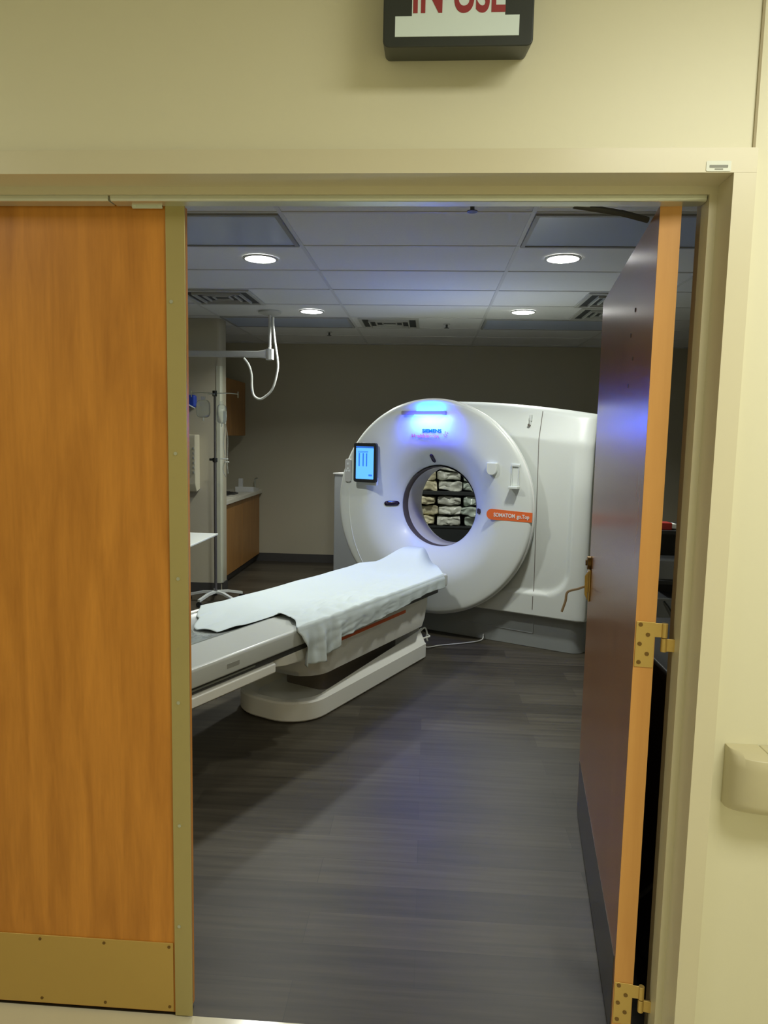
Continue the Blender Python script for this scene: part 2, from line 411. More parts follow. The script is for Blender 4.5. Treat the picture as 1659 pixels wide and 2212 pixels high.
# header sticker
st = thing('frame_label', 'small white label with grey print on the upper right frame corner', 'label', (.5915, -.1325, 2.1515))
b = bmesh.new(); prism(b, rrect(-.0255, .0255, -.0105, .0105, .003), -.0008, 0, 'Y'); obj('backing', b, paper, st)
b = bmesh.new(); prism(b, rrect(-.019, .019, -.0035, .002, .001), -.0012, -.0008, 'Y'); bx(b, -.008, .009, -.0012, -.0008, -.0075, -.005); obj('print', b, greyink, st)

# lightbox sign
sg = thing('warning_sign', 'black lightbox sign reading IN USE in red above the doorway', 'sign', (.034, YF, 2.37))
def signbox():
    b = bmesh.new()
    prism(b, rrect(-.148, .148, 0, .30, .006), 0, -.035, 'Y')
    return b
def sign_housing():
    b = bmesh.new(); 
    A = rrect(-.149, .150, .004, .30, .012, 4); B = rrect(-.150, .150, -.021, .30, .010, 4)
    B = rrect(-.147, .151, -.021, .30, .012, 4)
    va = [b.verts.new((x, 0, z)) for x, z in A]; vb = [b.verts.new((x, -.105, z)) for x, z in B]; n = len(A)
    for i in range(n): b.faces.new((va[i], va[(i+1) % n], vb[(i+1) % n], vb[i]))
    b.faces.new(va); b.faces.new(vb[::-1]); bmesh.ops.recalc_face_normals(b, faces=b.faces[:]); return b
obj('housing', sign_housing(), signb, sg, bev=.003)
b = bmesh.new(); prism(b, [(-.123, -.002), (.1225, -.002), (.1225, .036), (.094, .036), (.094, .27), (-.090, .27), (-.090, .036), (-.123, .036)], -.1065, -.1045, 'Y')
fp = obj('face_panel', b, signw, sg); fp['label'] = 'pale translucent front panel'
text('lettering', 'IN USE', .098, red_t, sg, (.002, -.1068, .0435), (R(90), 0, 0), ext=.0006, width=.182, bold=.0022)

# crash rail at the right edge
cr = thing('crash_rail', 'beige wall bumper rail with rounded end on the right corridor wall', 'wall rail', (.70, YF, .745))
def rail_prof(): return [(0, .0), (-.05, .0), (-.072, .010), (-.082, .03), (-.082, .11), (-.072, .132), (-.05, .142), (0, .142)]
b = bmesh.new(); prism(b, rail_prof(), .075, 2.2, 'X'); obj('rail_cover', b, railm, cr, bev=.004)
b = bmesh.new()
rings = []
for k in range(9):
    a = R(90*k/8); sc = math.sin(a)*.999+.001; x = .074*(1-math.cos(a))
    x = .0735-.0735*math.cos(R(90*(1-k/8)))
rings = []
for k in range(9):
    a = R(90*k/8); x = .0735*(1-math.cos(a)); d = .35+.65*math.sin(a)
    rings.append([b.verts.new((x, y*d, z)) for y, z in rail_prof()])
for p, q in zip(rings, rings[1:]):
    for i in range(8): b.faces.new((p[i], p[(i+1) % 8], q[(i+1) % 8], q[i]))
b.faces.new(rings[0][::-1]); b.faces.new(rings[-1]); bmesh.ops.recalc_face_normals(b, faces=b.faces[:])
obj('end_cap', b, railm, cr, bev=.003)

# ------------------------------------------------------------------ ceiling fixtures
def downlight():
    t = thing('downlight', '', 'ceiling light', (0, 0, ZC), group='round downlights in the room ceiling')
    b = bmesh.new(); lathe(b, [(.093, -.001), (.108, -.001), (.108, -.006), (.093, -.009), (.093, -.001)], (0, 0, 0), 'Z', 48); obj('trim_ring', b, grey_l, t)
    b = bmesh.new(); cyl(b, (0, 0, 0), .0925, -.008, -.002, 'Z', 48); l = obj('lens', b, lamp_m, t); l['label'] = 'glowing white lens'
    return t
dlabels = ['round white downlight at the ceiling left front, nearest the closed door', 'round white downlight at the ceiling right front, nearest the open door',
           'smaller looking downlight at the back left, beside the monitor arm mount', 'smaller looking downlight at the back right, above the scanner']
d0 = downlight()
for i, (x, y) in enumerate(DL):
    o = d0 if i == 0 else dup(d0); o.location = (x, y, ZC); o['label'] = dlabels[i]
    area('downlight_and_fill_beam', (x, y, ZC-.012), .17, DLP, (.98, 1, .93), shape='DISK', spread=138)

def troffer(x0, y0, label, first=[None]):
    if first[0] is None:
        t = thing('troffer_light', label, 'ceiling light', (x0, y0, ZC), group='unlit troffers in the ceiling')
        b = bmesh.new(); W, D = 1.195, .585
        bx(b, 0, W, 0, .022, -.012, 0); bx(b, 0, W, D-.022, D, -.012, 0); bx(b, 0, .022, .022, D-.022, -.012, 0); bx(b, W-.022, W, .022, D-.022, -.012, 0)
        obj('frame', b, mat('troffer_frame', (.30, .31, .31), .5), t)
        obj('lens', box(.022, W-.022, .022, D-.022, -.006, -.001), lens_off, t)['label'] = 'dull unlit lens'
        first[0] = t; return t
    return dup(first[0], (x0, y0, ZC), label=label)
GX = [-1.969, -.75, .4692]
troffer(GX[0]+.012, 1.80+.012, 'unlit ceiling light panel at the left front beside the closed door')
troffer(GX[2]+.012, 1.80+.012, 'unlit ceiling light panel at the right front beside the open door')
troffer(GX[0]+.012, 4.848+.012, 'unlit ceiling light panel behind the back left downlight')
troffer(GX[2]+.012, 4.848+.012, 'unlit ceiling light panel behind the back right downlight')

def vent(loc, label, first=[None]):
    if first[0] is None:
        t = thing('ceiling_vent', label, 'ceiling vent', (*loc, ZC), group='louvred ceiling vents')
        b = bmesh.new(); W = .56
        for q in (0, W-.03): bx(b, q, q+.03, 0, W, -.014, 0); bx(b, .03, W-.03, q, q+.03, -.014, 0)
        obj('frame', b, vent_m, t, bev=.002)
        obj('backing', box(.03, W-.03, .03, W-.03, -.003, -.001), ventd, t)
        b = bmesh.new()
        for k in range(1, 4):
            q = .03+.06*k; 
            for (x0, x1, y0, y1) in ((q, W-q, q, q+.012), (q, W-q, W-q-.012, W-q), (q, q+.012, q, W-q), (W-q-.012, W-q, q, W-q)): bx(b, x0, x1, y0, y1, -.026+.004*k, -.004)
        obj('louvre', b, vent_m, t)
        first[0] = t; return t
    return dup(first[0], (*loc, ZC), label=label)
vent((-1.94, 3.66), 'louvred ceiling vent to the left, in front of the monitor arm mount')
vent((-2.60, 2.44), 'louvred ceiling vent at far left, partly hidden by the closed door')
vent((-.68, 4.87), 'louvred ceiling vent in the middle at the back between two unlit panels')
vent((1.14, 3.66), 'louvred ceiling vent to the right, against the top of the open door')
vent((1.22, 4.26), 'louvred ceiling vent to the right behind the other, low against the open door')

def sprinkler(loc, label, first=[None]):
    if first[0] is None:
        t = thing('sprinkler', label, 'sprinkler', (*loc, ZC), group='sprinkler heads in the ceiling')
        b = bmesh.new(); cyl(b, (0, 0, 0), .032, -.006, 0, 'Z', 20); obj('escutcheon', b, grey_l, t)
        b = bmesh.new(); cyl(b, (0, 0, 0), .010, -.035, -.006, 'Z', 12); cyl(b, (0, 0, 0), .024, -.040, -.036, 'Z', 16); obj('nozzle', b, darkg, t)
        first[0] = t; return t
    return dup(first[0], (*loc, ZC), label=label)
sprinkler((.142, 5.19), 'dark sprinkler head in the ceiling above the scanner, right of the middle vent')
sprinkler((-1.07, 5.80), 'dark sprinkler head in the ceiling near the back wall, left of the middle vent')
sprinkler((.171, 1.66), 'sprinkler head in the ceiling close to the door header')

# ------------------------------------------------------------------ CT scanner (local x = right along face, y = into the bore, z up)
TH = R(26.5)
ct = thing('ct_scanner', 'white ring-shaped scanner with blue light on top and grey plinth', 'medical scanner', (.011, 3.8, 0), -TH)
CZ = 1.025
# round front cover
prof = [(.329, .24), (.3295, .195)]+[(.330+.30*k/18, .18*(1-k/18)**2.1) for k in range(19)]+[(.70, 0), (.78, 0), (.815, .001), (.829, .004), (.837, .011), (.842, .022), (.842, .075), (.80, .08)]
b = bmesh.new(); rings = lathe(b, [(r, t) for r, t in prof], (0, 0, 1.02), 'Y', 128)
bmesh.ops.recalc_face_normals(b, faces=b.faces[:])
fr = obj('front_ring', b, gshell, ct, angle=60)
b = bmesh.new(); lathe(b, [(.8, .076), (.80, .125)], (0, 0, 1.02), 'Y', 96); obj('ring_gap', b, gap, ct)
b = bmesh.new(); lathe(b, [(.8385, .018), (.846, .024), (.848, .034), (.846, .044), (.842, .05)], (0, 0, 1.02), 'Y', 128); obj('ring_edge', b, mat('ring_edge_m', (.85, .86, .83), .18, coat=.5), fr)['label'] = 'bright bevelled rim'
# bore
b = bmesh.new(); lathe(b, [(.321, .262), (.321, .48), (.345, .56), (.40, .64), (.50, .70), (.60, .73)], (0, 0, 1.01), 'Y', 96); obj('bore_liner', b, mat('bore_liner_m', (.72, .72, .67), .25), ct)
b = bmesh.new(); lathe(b, [(.326, .185), (.3205, .195), (.3205, .265)], (0, 0, 1.012), 'Y', 96); obj('bore_dark_band', b, boredark, ct)
# housing outline (star shaped about the bore)
def top_z(s): 
    if s < 0: return None
    return 1.853-.0002*s-.066*s*s
def outline(a):
    """distance from bore centre (0,1.02) along angle a to housing edge"""
    dx, dz = math.cos(a), math.sin(a)
    lo, hi = .3, 2.2
    def inside(s, z):
        if z < .255: return False
        if s > 1.222: return False
        if s < 0: return s*s+(z-1.02)**2 < .80**2 or (s > -.62 and z < 1.02)
        return z < 1.853-.0665*s*s
    for _ in range(40):
        md = (lo+hi)/2
        if inside(md*dx, 1.02+md*dz): lo = md
        else: hi = md
    return lo
def house():
    b = bmesh.new(); N = 360; K = 70
    angs = [2*math.pi*k/N for k in range(N)]
    cor = [math.atan2(.255-1.02, 1.222), math.atan2(1.853-.0665*1.222**2-1.02, 1.222), math.atan2(.255-1.02, -.62)]
    for c in cor:
        c %= 2*math.pi; i = min(range(N), key=lambda k: abs(angs[k]-c)); angs[i] = c
    outs = [outline(a) for a in angs]
    def sdf(s, z):
        x0, x1, z0, z1, r = -.2, 1.09, .43, 1.62, .17
        cx, cz = (x0+x1)/2, (z0+z1)/2; hx, hz = (x1-x0)/2-r, (z1-z0)/2-r
        z = z + .035*(max(s, 0)-.5)*(1 if z > cz else -.6)
        qx, qz = abs(s-cx)-hx, abs(z-cz)-hz
        return math.hypot(max(qx, 0), max(qz, 0))+min(max(qx, qz), 0)-r
    RR = .055; rings = []
    for k in range(K+1):
        f = k/K; ring = []
        f = 1-(1-f)**1.6
        for a, o in zip(angs, outs):
            r = .62+(o-.62)*f; s, z = r*math.cos(a), 1.02+r*math.sin(a)
            # distance to outer edge (approx: to right side, top, bottom)
            d = min(max(0, 1.222-s)*.45, max(0, (1.853-.0665*max(s, 0)**2)-z) if s > -.1 else 9, max(0, z-.255)*3+.02)
            d = min(d, o-r+1e-6 if s < -.1 else 9)
            t = .10
            if d < RR: t += RR-math.sqrt(max(0, RR*RR-(RR-d)**2))
            q = sdf(s, z); wz = .045
            u = min(1, max(0, (wz/2-q)/wz)); u = u*u*(3-2*u)
            wt = min(1, max(0, (z-1.15)/.4)); wt = wt*wt*(3-2*wt)
            zl = 1.655-.10*max(s, 0)
            tilt = .36*max(0, z-zl) if d >= 0 else 0
            t += .024*(u*(1-wt)+wt)+tilt-.006
            ring.append(b.verts.new((s, t, z)))
        rings.append(ring)
    ring = [b.verts.new((o*math.cos(a), .74, 1.02+o*math.sin(a))) for a, o in zip(angs, outs)]; rings.append(ring)
    ring = [b.verts.new((.6*math.cos(a), .74, 1.02+.6*math.sin(a))) for a in angs]; rings.append(ring)
    for p, q in zip(rings, rings[1:]):
        for i in range(N): b.faces.new((p[i], p[(i+1) % N], q[(i+1) % N], q[i]))
    bmesh.ops.recalc_face_normals(b, faces=b.faces[:])
    return b
hs = obj('housing', house(), gshell, ct, angle=50)
def surf_t(s, z): return .1215 if z < 1.6 and z > .45 else .0995
b = bmesh.new()
pts = [(.826, .185, 1.775), (.827, .172, 1.74), (.827, .118, 1.573), (.838, .118, .46), (.839, .106, .43), (.840, .094, .40), (.84, .094, .31), (.84, .10, .285)]
tube(b, pts, .0028, 6); obj('seam', b, gap, hs)['label'] = 'thin vertical seam'
b = bmesh.new(); bx(b, .742, .756, .135, .175, 1.70, 1.75); bx(b, .745, .753, .130, .160, 1.67, 1.70); obj('latch', b, gshell, hs, bev=.003)
b = bmesh.new(); cyl(b, (.742, 0, 1.672), .010, .130, .155, 'Y', 16); obj('latch_lock', b, gap, hs)
# plinth and rear cabinet
b = bmesh.new(); prism(b, rrect(-.72, 1.205, .15, .72, [.02, .02, .03, .10], 8), 0, .257, 'Z'); pn = obj('plinth', b, gbase, ct, bev=.004); pn['label'] = 'dark grey plinth'
b = bmesh.new(); prism(b, [(.25, .118), (.832, .108), (.832, .113), (.25, .123)], .146, .152, 'Y'); bx(b, .8325, .8365, .146, .152, .112, .257); obj('panel_line', b, gcab, pn)
b = bmesh.new(); prism(b, rrect(-1.235, -.55, .5, .74, .02), 0, 1.205, 'Z'); obj('rear_cabinet', b, gcab, ct, bev=.006)['label'] = 'grey cabinet behind the left side of the ring'
b = bmesh.new(); bx(b, -1.24, -.55, .495, .745, 1.205, 1.22); obj('rear_cabinet_top', b, grey_l, ct, bev=.003)
b = bmesh.new(); bx(b, -.60, -.56, .2, .3, 1.60, 1.64); obj('camera_eye', b, darkg, ct, bev=.005)
# arc crease on the left of the ring
b = bmesh.new(); tube(b, spline([(-.745, .001, 1.18), (-.735, -.0005, .95), (-.69, -.0005, .72), (-.60, -.0005, .53), (-.49, .001, .40)]), .003, 6); obj('crease', b, gshell, fr)
# blue light bar
lb = obj('light_bar', (lambda b: (prism(b, rrect(-.242, .135, 1.738, 1.770, .008), -.034, .004, 'Y'), b)[-1])(bmesh.new()), mat('bar_grey', (.30, .30, .33), .35), ct, bev=.002)
b = bmesh.new(); bx(b, -.11, .11, -.028, -.004, 1.770, 1.772)
obj('blue_lamp', b, blue_e, lb)['label'] = 'glowing blue upper strip'
b = bmesh.new(); bx(b, -.13, .11, -.030, -.004, 1.734, 1.738); obj('blue_lamp', b, blue_e, lb)['label'] = 'glowing blue lower strip'
Mct = Matrix.Translation((.011, 3.8, 0)) @ Matrix.Rotation(-TH, 4, 'Z')
def ct_light(name, p, size, power, color, rx, sy=.02, spread=180):
    o = area(name, (0, 0, 0), size, power, color, sy=sy, spread=spread)
    o.matrix_world = Mct @ Matrix.Translation(p) @ Matrix.Rotation(rx, 4, 'X'); return o
BL = (.0, .11, 1)
ct_light('scanner_blue_light', (.0, -.055, 1.728), .19, 6, BL, R(36))        # shines down on to the cover
ct_light('scanner_blue_light', (.0, -.055, 1.780), .19, 1.9, BL, R(138))     # shines up on to the cover
ct_light('scanner_blue_light', (.0, -.12, 1.715), .30, 4.2, (.03, .04, 1), R(72), sy=.03, spread=120)        # wide soft part of the glow
# logo lettering
text('maker_lettering', 'SIEMENS', .036, teal, fr, (.012, -.0015, 1.605), (R(90), 0, 0), width=.165, bold=.0012)
text('maker_lettering', 'Healthineers', .036, magenta, fr, (-.045, -.0015, 1.565), (R(90), 0, 0), width=.235, bold=.0012)
b = bmesh.new()
for i, (x, z) in enumerate(((0, 0), (.012, .008), (.024, .0), (.006, -.012), (.018, -.013), (.012, .022), (.030, .014))): cyl(b, (.115+x, 0, 1.59+z), .0035, -.0022, 0, 'Y', 10)
obj('dot_mark', b, magenta, fr)
# orange name badge
b = bmesh.new()
pr = [(.842*math.cos(a), 1.02+.842*math.sin(a)) for a in (R(-3.2), R(-1.5), R(0), R(1.6))]
poly = [(.535, .966)]+[(x, z) for x, z in pr]+[(.535, 1.046)]
arc = [(.527+.040*math.cos(R(d)), 1.006+.040*math.sin(R(d))) for d in range(100, 261, 20)]
poly = [(.527, .966)]+[(x-.001, z-.006) for x, z in pr]+[(.527, 1.046)]+arc
prism(b, poly, -.0015, .003, 'Y'); bd = obj('name_badge', b, orange, fr); bd['label'] = 'orange name badge with white lettering'
text('badge_lettering', 'SOMATOM', .040, whitetx, bd, (.628, -.0032, .991), (R(90), 0, R(0)), width=.165, bold=.001)
text('badge_lettering', 'go.Top', .040, whitetx, bd, (.772, -.0032, .991), (R(90), 0, R(0)), width=.095, bold=.001)
# tablet on ring
Mt = Matrix.Translation((-.555, -.028, 1.352))
b = bmesh.new(); prism(b, rrect(-.107, .107, -.160, .160, .02), -.014, .014, 'Y'); tb = obj('control_tablet', b, dark, ct, bev=.003); tb.location = (-.555, -.045, 1.352); tb['label'] = 'black framed touch screen glowing blue'
obj('screen', (lambda b: (prism(b, rrect(-.083, .083, -.133, .118, .004), -.0155, -.0138, 'Y'), b)[-1])(bmesh.new()), screen_m, tb)
b = bmesh.new(); bx(b, -.083, .083, -.0165, -.015, .121, .131)
for z in (.09, .082): bx(b, -.065, .03, -.0165, -.0155, z-.002, z+.002)
for x in (-.058, -.02, .012): bx(b, x, x+.012, -.0165, -.0155, -.03, .075)
obj('screen_text', b, screen_d, tb)
obj('screen_icon', box(.038, .072, -.0165, -.0155, -.108, -.094), screen_d, tb)
b = bmesh.new(); bx(b, -.09, .10, .010, .040, -.185, -.12); bx(b, -.05, .05, .014, .046, -.12, .1); obj('tablet_bracket', b, gshell, tb, bev=.005)
# left control strip
b = bmesh.new(); prism(b, rrect(-.775, -.715, 1.185, 1.375, .02), -.014, .004, 'Y'); cpn = obj('control_panel', b, grey_l, ct, bev=.003)
btm = mat('button_m', (.8, .85, .85), .3)
for x, z in ((-.745, 1.335), (-.745, 1.297), (-.757, 1.278), (-.733, 1.278)):
    b = bmesh.new(); cyl(b, (x, 0, z), .009, -.018, -.014, 'Y', 14); obj('button', b, btm, cpn)
# positioning windows on the flare
def flare(r):
    for (r0, t0), (r1, t1) in zip(prof, prof[1:]):
        if r0 <= r <= r1: return t0+(t1-t0)*(r-r0)/(r1-r0)
    return 0
def slot(a0, r0, r1, w, name):
    b = bmesh.new(); prevl = None; n = 10
    P = []
    for k in range(n+1):
        r = r0+(r1-r0)*k/n; hw = w/2*math.sqrt(max(.05, 1-abs(2*k/n-1)**6)); P.append((r, hw))
    L_ = [b.verts.new((r*math.cos(a0)-h*math.sin(a0), flare(r)-.005, 1.02+r*math.sin(a0)+h*math.cos(a0))) for r, h in P]
    R_ = [b.verts.new((r*math.cos(a0)+h*math.sin(a0), flare(r)-.005, 1.02+r*math.sin(a0)-h*math.cos(a0))) for r, h in P]
    for i in range(n): b.faces.new((L_[i], L_[i+1], R_[i+1], R_[i]))
    bmesh.ops.recalc_face_normals(b, faces=b.faces[:])
    return obj(name, b, window_m, fr, solid=.006)
slot(R(180), .345, .437, .042, 'laser_window'); slot(R(-2), .350, .395, .040, 'laser_window')
slot(R(94.5), .350, .415, .03, 'laser_window')
# knob and hook on the right
b = bmesh.new(); prism(b, rrect(.483, .563, 1.298, 1.39, [.008, .008, .036, .036]), -.03, .002, 'Y'); obj('sensor_bump', b, gshell, ct, bev=.006)
b = bmesh.new(); bx(b, .67, .735, -.012, .004, 1.366, 1.386); bx(b, .672, .679, -.012, .004, 1.22, 1.37); bx(b, .726, .733, -.012, .004, 1.22, 1.37); bx(b, .668, .737, -.055, .004, 1.206, 1.226); bx(b, .679, .726, -.004, .004, 1.226, 1.366)
obj('cable_holder', b, gshell, ct, bev=.004)

# ------------------------------------------------------------------ patient table, same local frame
tb_ = thing('scanner_table', 'long white motorised patient table with orange stripe leading to the scanner', 'patient table', (.011, 3.8, 0), -TH)
T0, T1 = -3.05, -.36
# table top shell: side rails and concave cradle
def top_shell():
    b = bmesh.new(); pr = [(.345, .505), (.35, .515), (.35, .575), (.343, .588), (.33, .592), (.10, .592), (.09, .588), (.085, .565), (.09, .52), (.09, .505)]
    prism(b, pr, T0, T1, 'Y'); return b
rp = obj('side_rail', top_shell(), mat('rail_top', (.54, .57, .54), .22), tb_, bev=.003)
def cradle_m():
    b = bmesh.new(); out = []
    for k in range(17):
        s = -.345+.43*k/16; u = (s+.13)/.215; out.append((s, .545+.045*u*u*abs(u)**.5))
    up_ = out; lowr = [(s, z-.02) for s, z in out[::-1]]
    prism(b, up_+lowr, T0, T1, 'Y'); return b
obj('cradle', cradle_m(), cradle, tb_)['label'] = 'grey concave cradle'
b = bmesh.new(); prism(b, [(-.36, .51), (-.345, .505), (-.325, .52), (-.333, .592), (-.345, .598), (-.358, .592)], T0, T1, 'Y'); obj('side_rail', b, tabw, tb_, bev=.003)
obj('under_tray', box(-.30, .325, T0, T1-.1, .468, .512), darkg, tb_, bev=.004)['label'] = 'dark channel under the tabletop'
b = bmesh.new(); bx(b, .325, .333, T0, -2.45, .484, .492); obj('metal_rail', b, steel, tb_)
b = bmesh.new(); prism(b, [(.335, .455), (.335, .415), (.31, .398), (-.31, .398), (-.335, .415), (-.335, .455), (-.31, .468), (.31, .468)], T0, -2.30, 'Y'); obj('lower_rail', b, tabw, tb_, bev=.004)
b = bmesh.new(); bx(b, .349, .3515, -2.66, -2.58, .535, .555); obj('side_marking', b, greyink, rp)
# side shell with stripe (carriage)
def carriage():
    b = bmesh.new()
    A = rrect(-.33, .33, -2.30, -.62, [.05, .05, .12, .12]); B = rrect(-.30, .30, -2.05, -.66, [.05, .05, .14, .14]); C = rrect(-.24, .24, -1.90, -.68, [.05, .05, .16, .16])
    levels = [(A, .468), (A, .43), (B, .405)]
    lv = []
    # skirt: side faces lean inwards towards the bottom
    def ring(P, z): return [b.verts.new((x, y, z)) for x, y in P]
    lv = [ring(rrect(-.325, .325, -2.30, -.60, [.04, .04, .10, .10]), .468), ring(rrect(-.325, .325, -2.28, -.60, [.04, .04, .10, .10]), .418),
          ring(rrect(-.318, .318, -2.12, -.60, [.04, .04, .13, .13]), .400), ring(rrect(-.31, .312, -2.02, -.61, [.04, .04, .15, .15]), .32), ring(rrect(-.30, .302, -1.95, -.63, [.04, .04, .16, .16]), .262)]
    for p, q in zip(lv, lv[1:]):
        n = len(p)
        for i in range(n): b.faces.new((p[i], p[(i+1) % n], q[(i+1) % n], q[i]))
    b.faces.new(lv[0]); b.faces.new(lv[-1][::-1]); bmesh.ops.recalc_face_normals(b, faces=b.faces[:]); return b
sk = obj('skirt', carriage(), tabw, tb_, bev=.005)
b = bmesh.new(); bx(b, .324, .3275, -1.95, -.95, .425, .445); obj('stripe', b, orange, sk)['label'] = 'orange stripe'
obj('column', (lambda b: (prism(b, rrect(-.15, .15, -1.62, -.72, .05), .06, .28), b)[-1])(bmesh.new()), gap, tb_)  # column coloured dark to paint in the shade below the skirt
# foot: tray with raised rim and higher scanner end
def foot():
    b = bmesh.new()
    def ring(x0, x1, y0, y1, z, r, lift=0):
        P = rrect(x0, x1, y0, y1, r, 10); out = []
        for x, y in P:
            k = max(0, (y+1.2)/.7); out.append(b.verts.new((x, y, z+lift*k*k)))
        return out
    rs = [.03, .03, .22, .22]; ri = [.02, .02, .20, .20]
    lv = [ring(-.27, .272, -2.0, -.52, .004, rs), ring(-.275, .277, -2.005, -.515, .012, rs), ring(-.275, .277, -2.005, -.515, .106, rs), ring(-.268, .270, -1.998, -.52, .115, rs),
          ring(-.235, .232, -1.965, -.535, .118, ri, .10), ring(-.225, .222, -1.955, -.55, .112, ri, .095), ring(-.20, .20, -1.90, -.60, .07, [.02, .02, .16, .16])]
    for p, q in zip(lv, lv[1:]):
        n = len(p)
        for i in range(n): b.faces.new((p[i], p[(i+1) % n], q[(i+1) % n], q[i]))
    b.faces.new(lv[0]); b.faces.new(lv[-1][::-1]); bmesh.ops.recalc_face_normals(b, faces=b.faces[:]); return b
obj('foot', foot(), tabw, tb_, angle=28)['label'] = 'broad white floor base with rounded end'
# head support at scanner end (under the sheet)
b = bmesh.new(); prism(b, rrect(-.09, .09, -.36, -.20, .04), .60, .68, 'Z'); obj('head_support', b, tabw, tb_, bev=.01)
# connectors at the scanner end of the table
b = bmesh.new(); random.seed(3)
for k in range(5):
    y = -.50+.012*k; pts = [(.10+.03*k, -.54, .17-.01*k)]
    for j in range(3): pts.append((.12+.03*k+random.uniform(-.03, .05), -.50+random.uniform(0, .07), .17-.03*j+random.uniform(-.03, .03)))
    tube(b, spline(pts), .006, 8)
obj('connector', b, cablew, tb_)['label'] = 'bundle of white connectors'
cb = bmesh.new()
def W2(p): return Mct @ Vector(p)
tube(cb, spline([W2((.12, -.47, .10)), W2((.18, -.36, .02)), W2((.24, -.22, .008)), W2((.34, -.10, .008)), W2((.43, .02, .010)), W2((.45, .10, .012)), W2((.44, .145, .04))]), .0045, 8)
tag(obj('power_cable', cb, grey_l), 'white cable lying on the floor between table base and scanner plinth', 'cable')

# sheet over table
def sheet():
    b = bmesh.new(); NU, NV = 150, 90; V = []
    def lerp_tab(x, tab):
        if x <= tab[0][0]: return tab[0][1]
        for (x0, y0), (x1, y1) in zip(tab, tab[1:]):
            if x <= x1:
                k = (x-x0)/(x1-x0); k = k*k*(3-2*k); return y0+(y1-y0)*k
        return tab[-1][1]
    near = [(-.36, -2.10), (-.28, -2.20), (-.17, -2.33), (-.04, -2.31), (.05, -2.22), (.09, -2.02), (.18, -2.02), (.27, -2.08), (.36, -2.16), (.40, -2.14), (.47, -2.12), (.60, -2.13)]
    hem = [(-2.3, .40), (-2.08, .405), (-1.98, .40), (-1.88, .425), (-1.78, .474), (-1.5, .482), (-1.13, .495), (-.9, .515), (-.7, .525), (-.4, .512), (0, .51)]
    for i in range(NU+1):
        row = []
        for j in range(NV+1):
            # arc length parameter across: 0 left hem ... 1 right hem
            p = j/NV; q = -.40+p*(.40+.36+.22)          # running coordinate: s on top, beyond .36 = hanging
            q0 = min(q, .36)
            tn = lerp_tab(q if q < .36 else .36+(q-.36), near)
            t = tn+(-.175-tn)*(i/NU)
            # head rise
            k = max(0, min(1, (t+.62)/.42)); k = k*k*(3-2*k)
            half = .36-.18*max(0, min(1, (t+.45)/.27))
            hw = half
            if q < -.355: s = -.365; z = .592-(-.355-q)*1.0
            elif q <= .355: s = q*hw/.355*1.0; z = .600
            else: 
                s = .362; z = .598
            e = abs(q)/.355
            if q <= .355 and q >= -.355:
                z = .600-.018*max(0, 1-((q+.1)/.25)**2)*(1-k)*(1 if q < .12 else .0)
                if q < .10:
                    uu = abs((q+.13)/.225); z -= .036*max(0, 1-uu**2.5)*(.25+.75*max(0, 1-(t-tn)/.45))*(1-k)
                z += k*.125*math.exp(-(max(0, abs(q+.02)-.12)/.12)**2)
                # soft rounding at the right edge
                if q > .33: z -= .3*(q-.33)**2/.025*.5
            elif q < 0: s = -.365*hw/.36; z += 0
            else:
                h = lerp_tab(t, hem); L_ = .598-h; f = (q-.355)/.225; f = min(1, f)
                s = .357*hw/.36+.012*math.sin(min(1, f*3)*math.pi/2); z = .594-L_*f
                amp = .003+.020*max(0, min(1, (-t-1.65)/.3))
                s += f*amp*(.8+math.sin(t*38+2.5*f)+.5*math.sin(t*83+1+2*f))+ .004*f
            # wrinkles
            nz = noise.noise(Vector((q*7, t*3.2, 1.3)))*.006+noise.noise(Vector((q*20+t*2, t*5, 4.)))*.0045*max(0, min(1, (q+.15)/.3))*max(0.15, min(1, (-t-.7)/.6))
            rid = max(0, min(1, (q-.0)/.25))*max(0, min(1, (-t-.9)/.5))
            nz += rid*.012*abs(noise.noise(Vector((q*15+t*2, t*7, 9.))))*2 + .010*max(0, noise.noise(Vector((q*5-t*1.4, t*2.6+q*3, 2.))))*max(0, min(1, (-t-.5)/.8))
            edge = 1-min(1, (i/NU)/.10)
            nz += edge*.012*abs(math.sin(q*26+1))*(1 if q < .36 else 0)
            if q <= .355: z += nz+.004
            else: s += abs(nz)*.3
            b_ = b.verts.new((s, t, z)); row.append(b_)
        V.append(row)
    for i in range(NU):
        for j in range(NV): b.faces.new((V[i][j], V[i][j+1], V[i+1][j+1], V[i+1][j]))
    # end drop
    last = V[-1]; prev = last
    for d in (.012, .03, .05):
        cur = [b.verts.new((v.co.x*(1-.02), v.co.y+.012+.004*math.sin(j*.5), v.co.z-(d if last[0].co.z < 9 else 0)*min(1, 1.0))) for j, v in enumerate(last)]
        for j in range(NV): b.faces.new((prev[j], prev[j+1], cur[j+1], cur[j]))
        prev = cur
    bmesh.ops.recalc_face_normals(b, faces=b.faces[:]); return b
sh = obj('bed_sheet', sheet(), linen, solid=.002, angle=180); sh.location = (.011, 3.8, 0); sh.rotation_euler = (0, 0, -TH)
tag(sh, 'white rumpled sheet draped over the patient table', 'sheet')
# crumpled clear wrap at near end of cradle
b = bmesh.new(); bmesh.ops.create_icosphere(b, subdivisions=4, radius=1)
for v in b.verts:
    n = noise.noise(v.co*2.2)*.5+noise.noise(v.co*5)*.35; v.co = Vector((v.co.x*.10, v.co.y*.14, max(-.3, v.co.z)*.032))*(1+n)
wr = obj('plastic_wrap', b, clear, angle=20); wr.location = Mct @ Vector((-.03, -2.58, .575)); wr.rotation_euler = (0, 0, -TH)
tag(wr, 'crumpled clear plastic wrap lying in the grey table cradle', 'plastic wrap')

